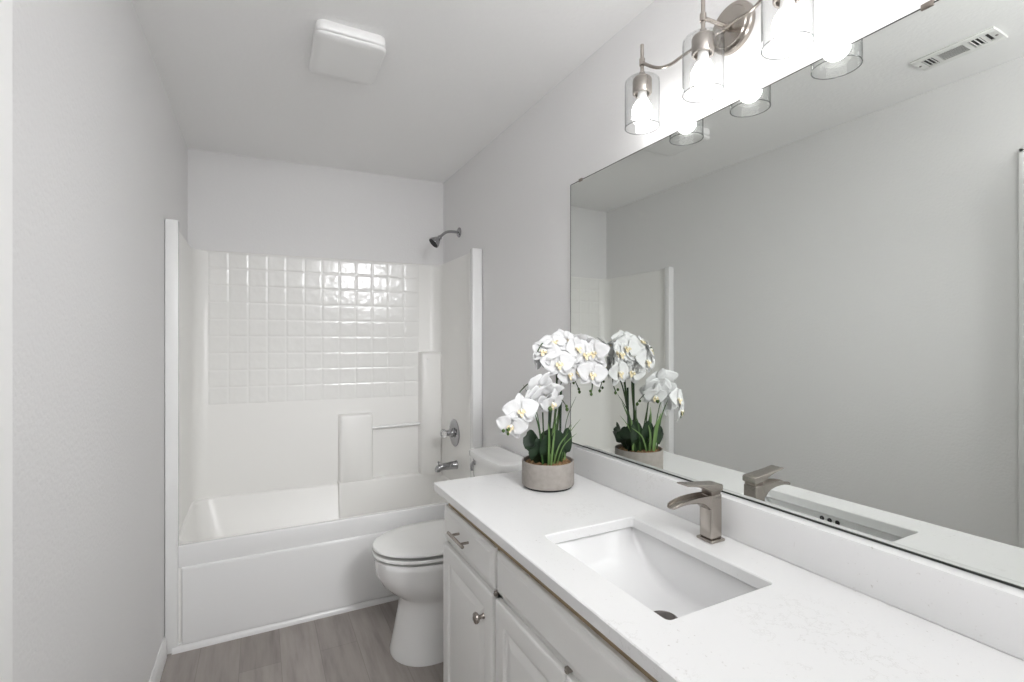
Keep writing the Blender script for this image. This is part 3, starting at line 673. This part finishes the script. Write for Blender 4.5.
# flower stems (sprays)
S_left = [(PX - .012, PY - .01, ZS - .003), (.870, 1.445, 1.02), (.858, 1.437, 1.14), (.835, 1.430, 1.205), (.795, 1.424, 1.205), (.750, 1.42, 1.165), (.718, 1.42, 1.105), (.700, 1.42, 1.06)]
S_mid = [(PX + .010, PY - .005, ZS - .003), (.915, 1.452, 1.02), (.930, 1.455, 1.16), (.928, 1.455, 1.27), (.905, 1.45, 1.335), (.868, 1.445, 1.345), (.84, 1.435, 1.315)]
S_right = [(PX + .022, PY + .002, ZS - .003), (.935, 1.462, 1.02), (.955, 1.466, 1.16), (.968, 1.466, 1.28), (.990, 1.455, 1.345), (1.022, 1.44, 1.335), (1.050, 1.425, 1.28), (1.058, 1.415, 1.20), (1.050, 1.41, 1.165)]
S_front = [(PX + .0, PY - .02, ZS - .003), (.890, 1.44, .99), (.885, 1.42, 1.09), (.885, 1.405, 1.15), (.905, 1.40, 1.155), (.930, 1.405, 1.135), (.945, 1.41, 1.115)]
S_back = [(PX + .015, PY + .02, ZS - .003), (.92, 1.485, 1.03), (.945, 1.495, 1.17), (.985, 1.500, 1.235), (1.03, 1.500, 1.215), (1.058, 1.495, 1.165)]
for pts, r in ((S_left, .0030), (S_mid, .0046), (S_right, .0046), (S_front, .0024), (S_back, .0034)):
    P = smoothpath(pts, 7); bm = bmesh.new(); tube(bm, P, [r, r * .45], 9); obj('flower_stem', bm, M['stem'], orc)
# straight support canes beside the tall stems
for x, y, z1 in ((.905, 1.470, 1.20), (.945, 1.458, 1.17)):
    bm = bmesh.new(); tube(bm, [(x, y, ZS - .003), (x + .006, y, z1)], .0040, 8); obj('support_stick', bm, M['leaf'], orc)
def petal(bm, ang, ln, w, lift, cup, base=.004, zoff=0., tipround=1.0):
    """one petal in the flower's local frame: flower faces +Z, petal runs out at `ang`"""
    nl, nw = 8, 6; d = Vector((math.cos(ang), math.sin(ang), 0)); s = Vector((-math.sin(ang), math.cos(ang), 0)); top = []; bot = []
    for i in range(nl + 1):
        t = i / nl; prof = math.sin(PI * min(1, t ** (.62 * tipround) * .985 + .015)) ** .62 if 0 < t < 1 else (.16 if t == 0 else .12)
        hw = w * max(prof, .10); rt = []; rb = []
        for j in range(nw + 1):
            u = -1 + 2 * j / nw
            zz = zoff + lift * t - cup * (t ** 2) * ln + .16 * hw * u * u + .0012 * math.sin(9 * t + 4 * u + ang * 3)
            p = d * (base + ln * t) + s * (hw * u) + Vector((0, 0, zz)); rt.append(bm.verts.new(p + Vector((0, 0, .00035)))); rb.append(bm.verts.new(p - Vector((0, 0, .00035))))
        top.append(rt); bot.append(rb)
    for i in range(nl):
        for j in range(nw):
            bm.faces.new((top[i][j], top[i + 1][j], top[i + 1][j + 1], top[i][j + 1])); bm.faces.new((bot[i][j + 1], bot[i + 1][j + 1], bot[i + 1][j], bot[i][j]))
    for i in range(nl):
        bm.faces.new((top[i][0], bot[i][0], bot[i + 1][0], top[i + 1][0])); bm.faces.new((top[i + 1][nw], bot[i + 1][nw], bot[i][nw], top[i][nw]))
    for j in range(nw):
        bm.faces.new((top[nl][j], bot[nl][j], bot[nl][j + 1], top[nl][j + 1])); bm.faces.new((top[0][j + 1], bot[0][j + 1], bot[0][j], top[0][j]))
def flower_mesh(var):
    r = random.Random(var); bm = bmesh.new(); q = lambda a: a * r.uniform(.94, 1.06); c = r.uniform(.05, .22)
    petal(bm, PI / 2, q(.042), q(.0175), .002, q(c), zoff=-.001)                       # dorsal sepal
    petal(bm, PI * 1.5 - .72, q(.041), q(.0165), .002, q(c), zoff=-.0015)              # lateral sepals
    petal(bm, PI * 1.5 + .72, q(.041), q(.0165), .002, q(c), zoff=-.0015)
    petal(bm, .20, q(.046), q(.029), .004, q(c), zoff=.0018, tipround=.8)              # two broad petals
    petal(bm, PI - .20, q(.046), q(.029), .004, q(c), zoff=.0018, tipround=.8)
    return bm
def lip_mesh():
    bm = bmesh.new()
    for a, ln, w in ((-PI / 2, .018, .006), (-PI / 2 - 1.0, .011, .0055), (-PI / 2 + 1.0, .011, .0055)): petal(bm, a, ln, w, .010, .15, base=.002, zoff=.004)
    bmesh.ops.create_uvsphere(bm, u_segments=10, v_segments=8, radius=.0038, matrix=Matrix.Translation((0, -.004, .007)))
    return bm
def col_mesh():
    bm = bmesh.new(); tube(bm, smoothpath([(0, 0, .001), (0, .001, .007), (0, -.002, .012)], 4), [.0042, .0030], 10); return bm
protos = []
def tomesh(bm, m_, name):
    bmesh.ops.recalc_face_normals(bm, faces=bm.faces); me = bpy.data.meshes.new(name); bm.to_mesh(me); bm.free()
    for p in me.polygons: p.use_smooth = True
    me.materials.append(m_); return me
FM = [tomesh(flower_mesh(k), M['petal'], 'flower') for k in range(4)]
LM = tomesh(lip_mesh(), M['lip'], 'lip'); CM = tomesh(col_mesh(), M['lipw'], 'column')
orig = wloc(orc)
def flower(pos, face, roll=0., s=1., var=0):
    o = bpy.data.objects.new('flower', FM[var % 4]); COL.objects.link(o); o.parent = orc; o.location = Vector(pos) - orig
    f = Vector(face).normalized(); up = Vector((0, 0, 1)); yv = (up - f * up.dot(f)).normalized(); xv = yv.cross(f)
    m3 = Matrix((xv, yv, f)).transposed() @ Matrix.Rotation(roll, 3, 'Z'); o.rotation_euler = m3.to_euler(); o.scale = (s * 1.16,) * 3
    for nm, me in (('lip', LM), ('column', CM)):
        c = bpy.data.objects.new(nm, me); COL.objects.link(c); c.parent = o
FL = [((.752, 1.395, 1.122), (-.35, -.9, .10), .1, 1.05), ((.722, 1.408, 1.072), (-.55, -.8, -.15), -.2, .95), ((.770, 1.43, 1.100), (.3, .85, .1), .3, .95),
      ((.830, 1.400, 1.195), (-.25, .85, .45), .2, 1.15), ((.858, 1.405, 1.165), (-.1, .80, .6), -.3, 1.15), ((.805, 1.415, 1.150), (-.5, .8, .25), .4, .95), ((.872, 1.392, 1.140), (.2, -.75, -.45), .15, .95), ((.845, 1.43, 1.15), (-.5, .8, .2), 0, .95),
      ((.905, 1.405, 1.275), (-.25, -.95, .05), .05, 1.10), ((.868, 1.430, 1.315), (-.65, -.55, .35), -.3, 1.0), ((.905, 1.435, 1.345), (-.2, -.6, .75), .2, 1.0), ((.965, 1.455, 1.352), (.05, -.8, .55), 0, 1.05),
      ((.955, 1.415, 1.300), (.15, -.95, .25), -.1, 1.0), ((.988, 1.420, 1.325), (.25, -.9, .35), .25, 1.05), ((.958, 1.425, 1.235), (.35, -.85, -.1), .3, 1.0), ((1.058, 1.405, 1.310), (-.75, -.65, .15), .1, 1.0), ((1.062, 1.425, 1.265), (-.85, -.5, 0), -.2, .95), ((1.055, 1.45, 1.330), (-.6, -.4, .7), .2, .95), ((1.025, 1.415, 1.305), (-.15, -.95, .15), 0, 1.05),
      ((1.045, 1.400, 1.235), (-.25, -.95, .05), -.15, 1.05), ((1.000, 1.425, 1.245), (-.1, -.95, -.05), .2, .95), ((1.030, 1.445, 1.345), (.35, .5, .75), 0, 1.0), ((.930, 1.475, 1.325), (-.1, .9, .3), .1, 1.0),
      ((.985, 1.485, 1.31), (.3, .9, .15), -.2, 1.0), ((1.045, 1.46, 1.255), (.75, .6, .1), .2, .95), ((.88, 1.47, 1.29), (-.4, .9, .1), 0, .95)]
for k, (p, f, r, s) in enumerate(FL): flower(p, f, r, s, k)
# (scaled up a little: full blooms)
# buds at the tips of the sprays
def bud(pos, s=1., d=(0, 0, -1)):
    bm = bmesh.new(); lathe(bm, [(.0006, -.006), (.004, -.004), (.0062, .0), (.0058, .004), (.003, .0075), (.0005, .009)], (0, 0, 0), d, 12)
    bmesh.ops.scale(bm, vec=(s, s, s), verts=bm.verts); bmesh.ops.translate(bm, vec=pos, verts=bm.verts); obj('bud', bm, M['bud'], orc)
for p, s in (((.700, 1.42, 1.056), 1.0), ((.712, 1.408, 1.062), 1.2), ((.714, 1.415, 1.045), .8), ((.862, 1.388, 1.122), 1.3), ((.945, 1.41, 1.112), 1.0), ((.938, 1.403, 1.124), .8), ((1.058, 1.495, 1.160), .9), ((1.050, 1.488, 1.172), .8), ((1.035, 1.500, 1.195), .8), ((1.050, 1.41, 1.160), .9), ((1.043, 1.405, 1.172), .8)):
    bud(p, s)

orc.location = (PX + .017, PY + .030, CT)
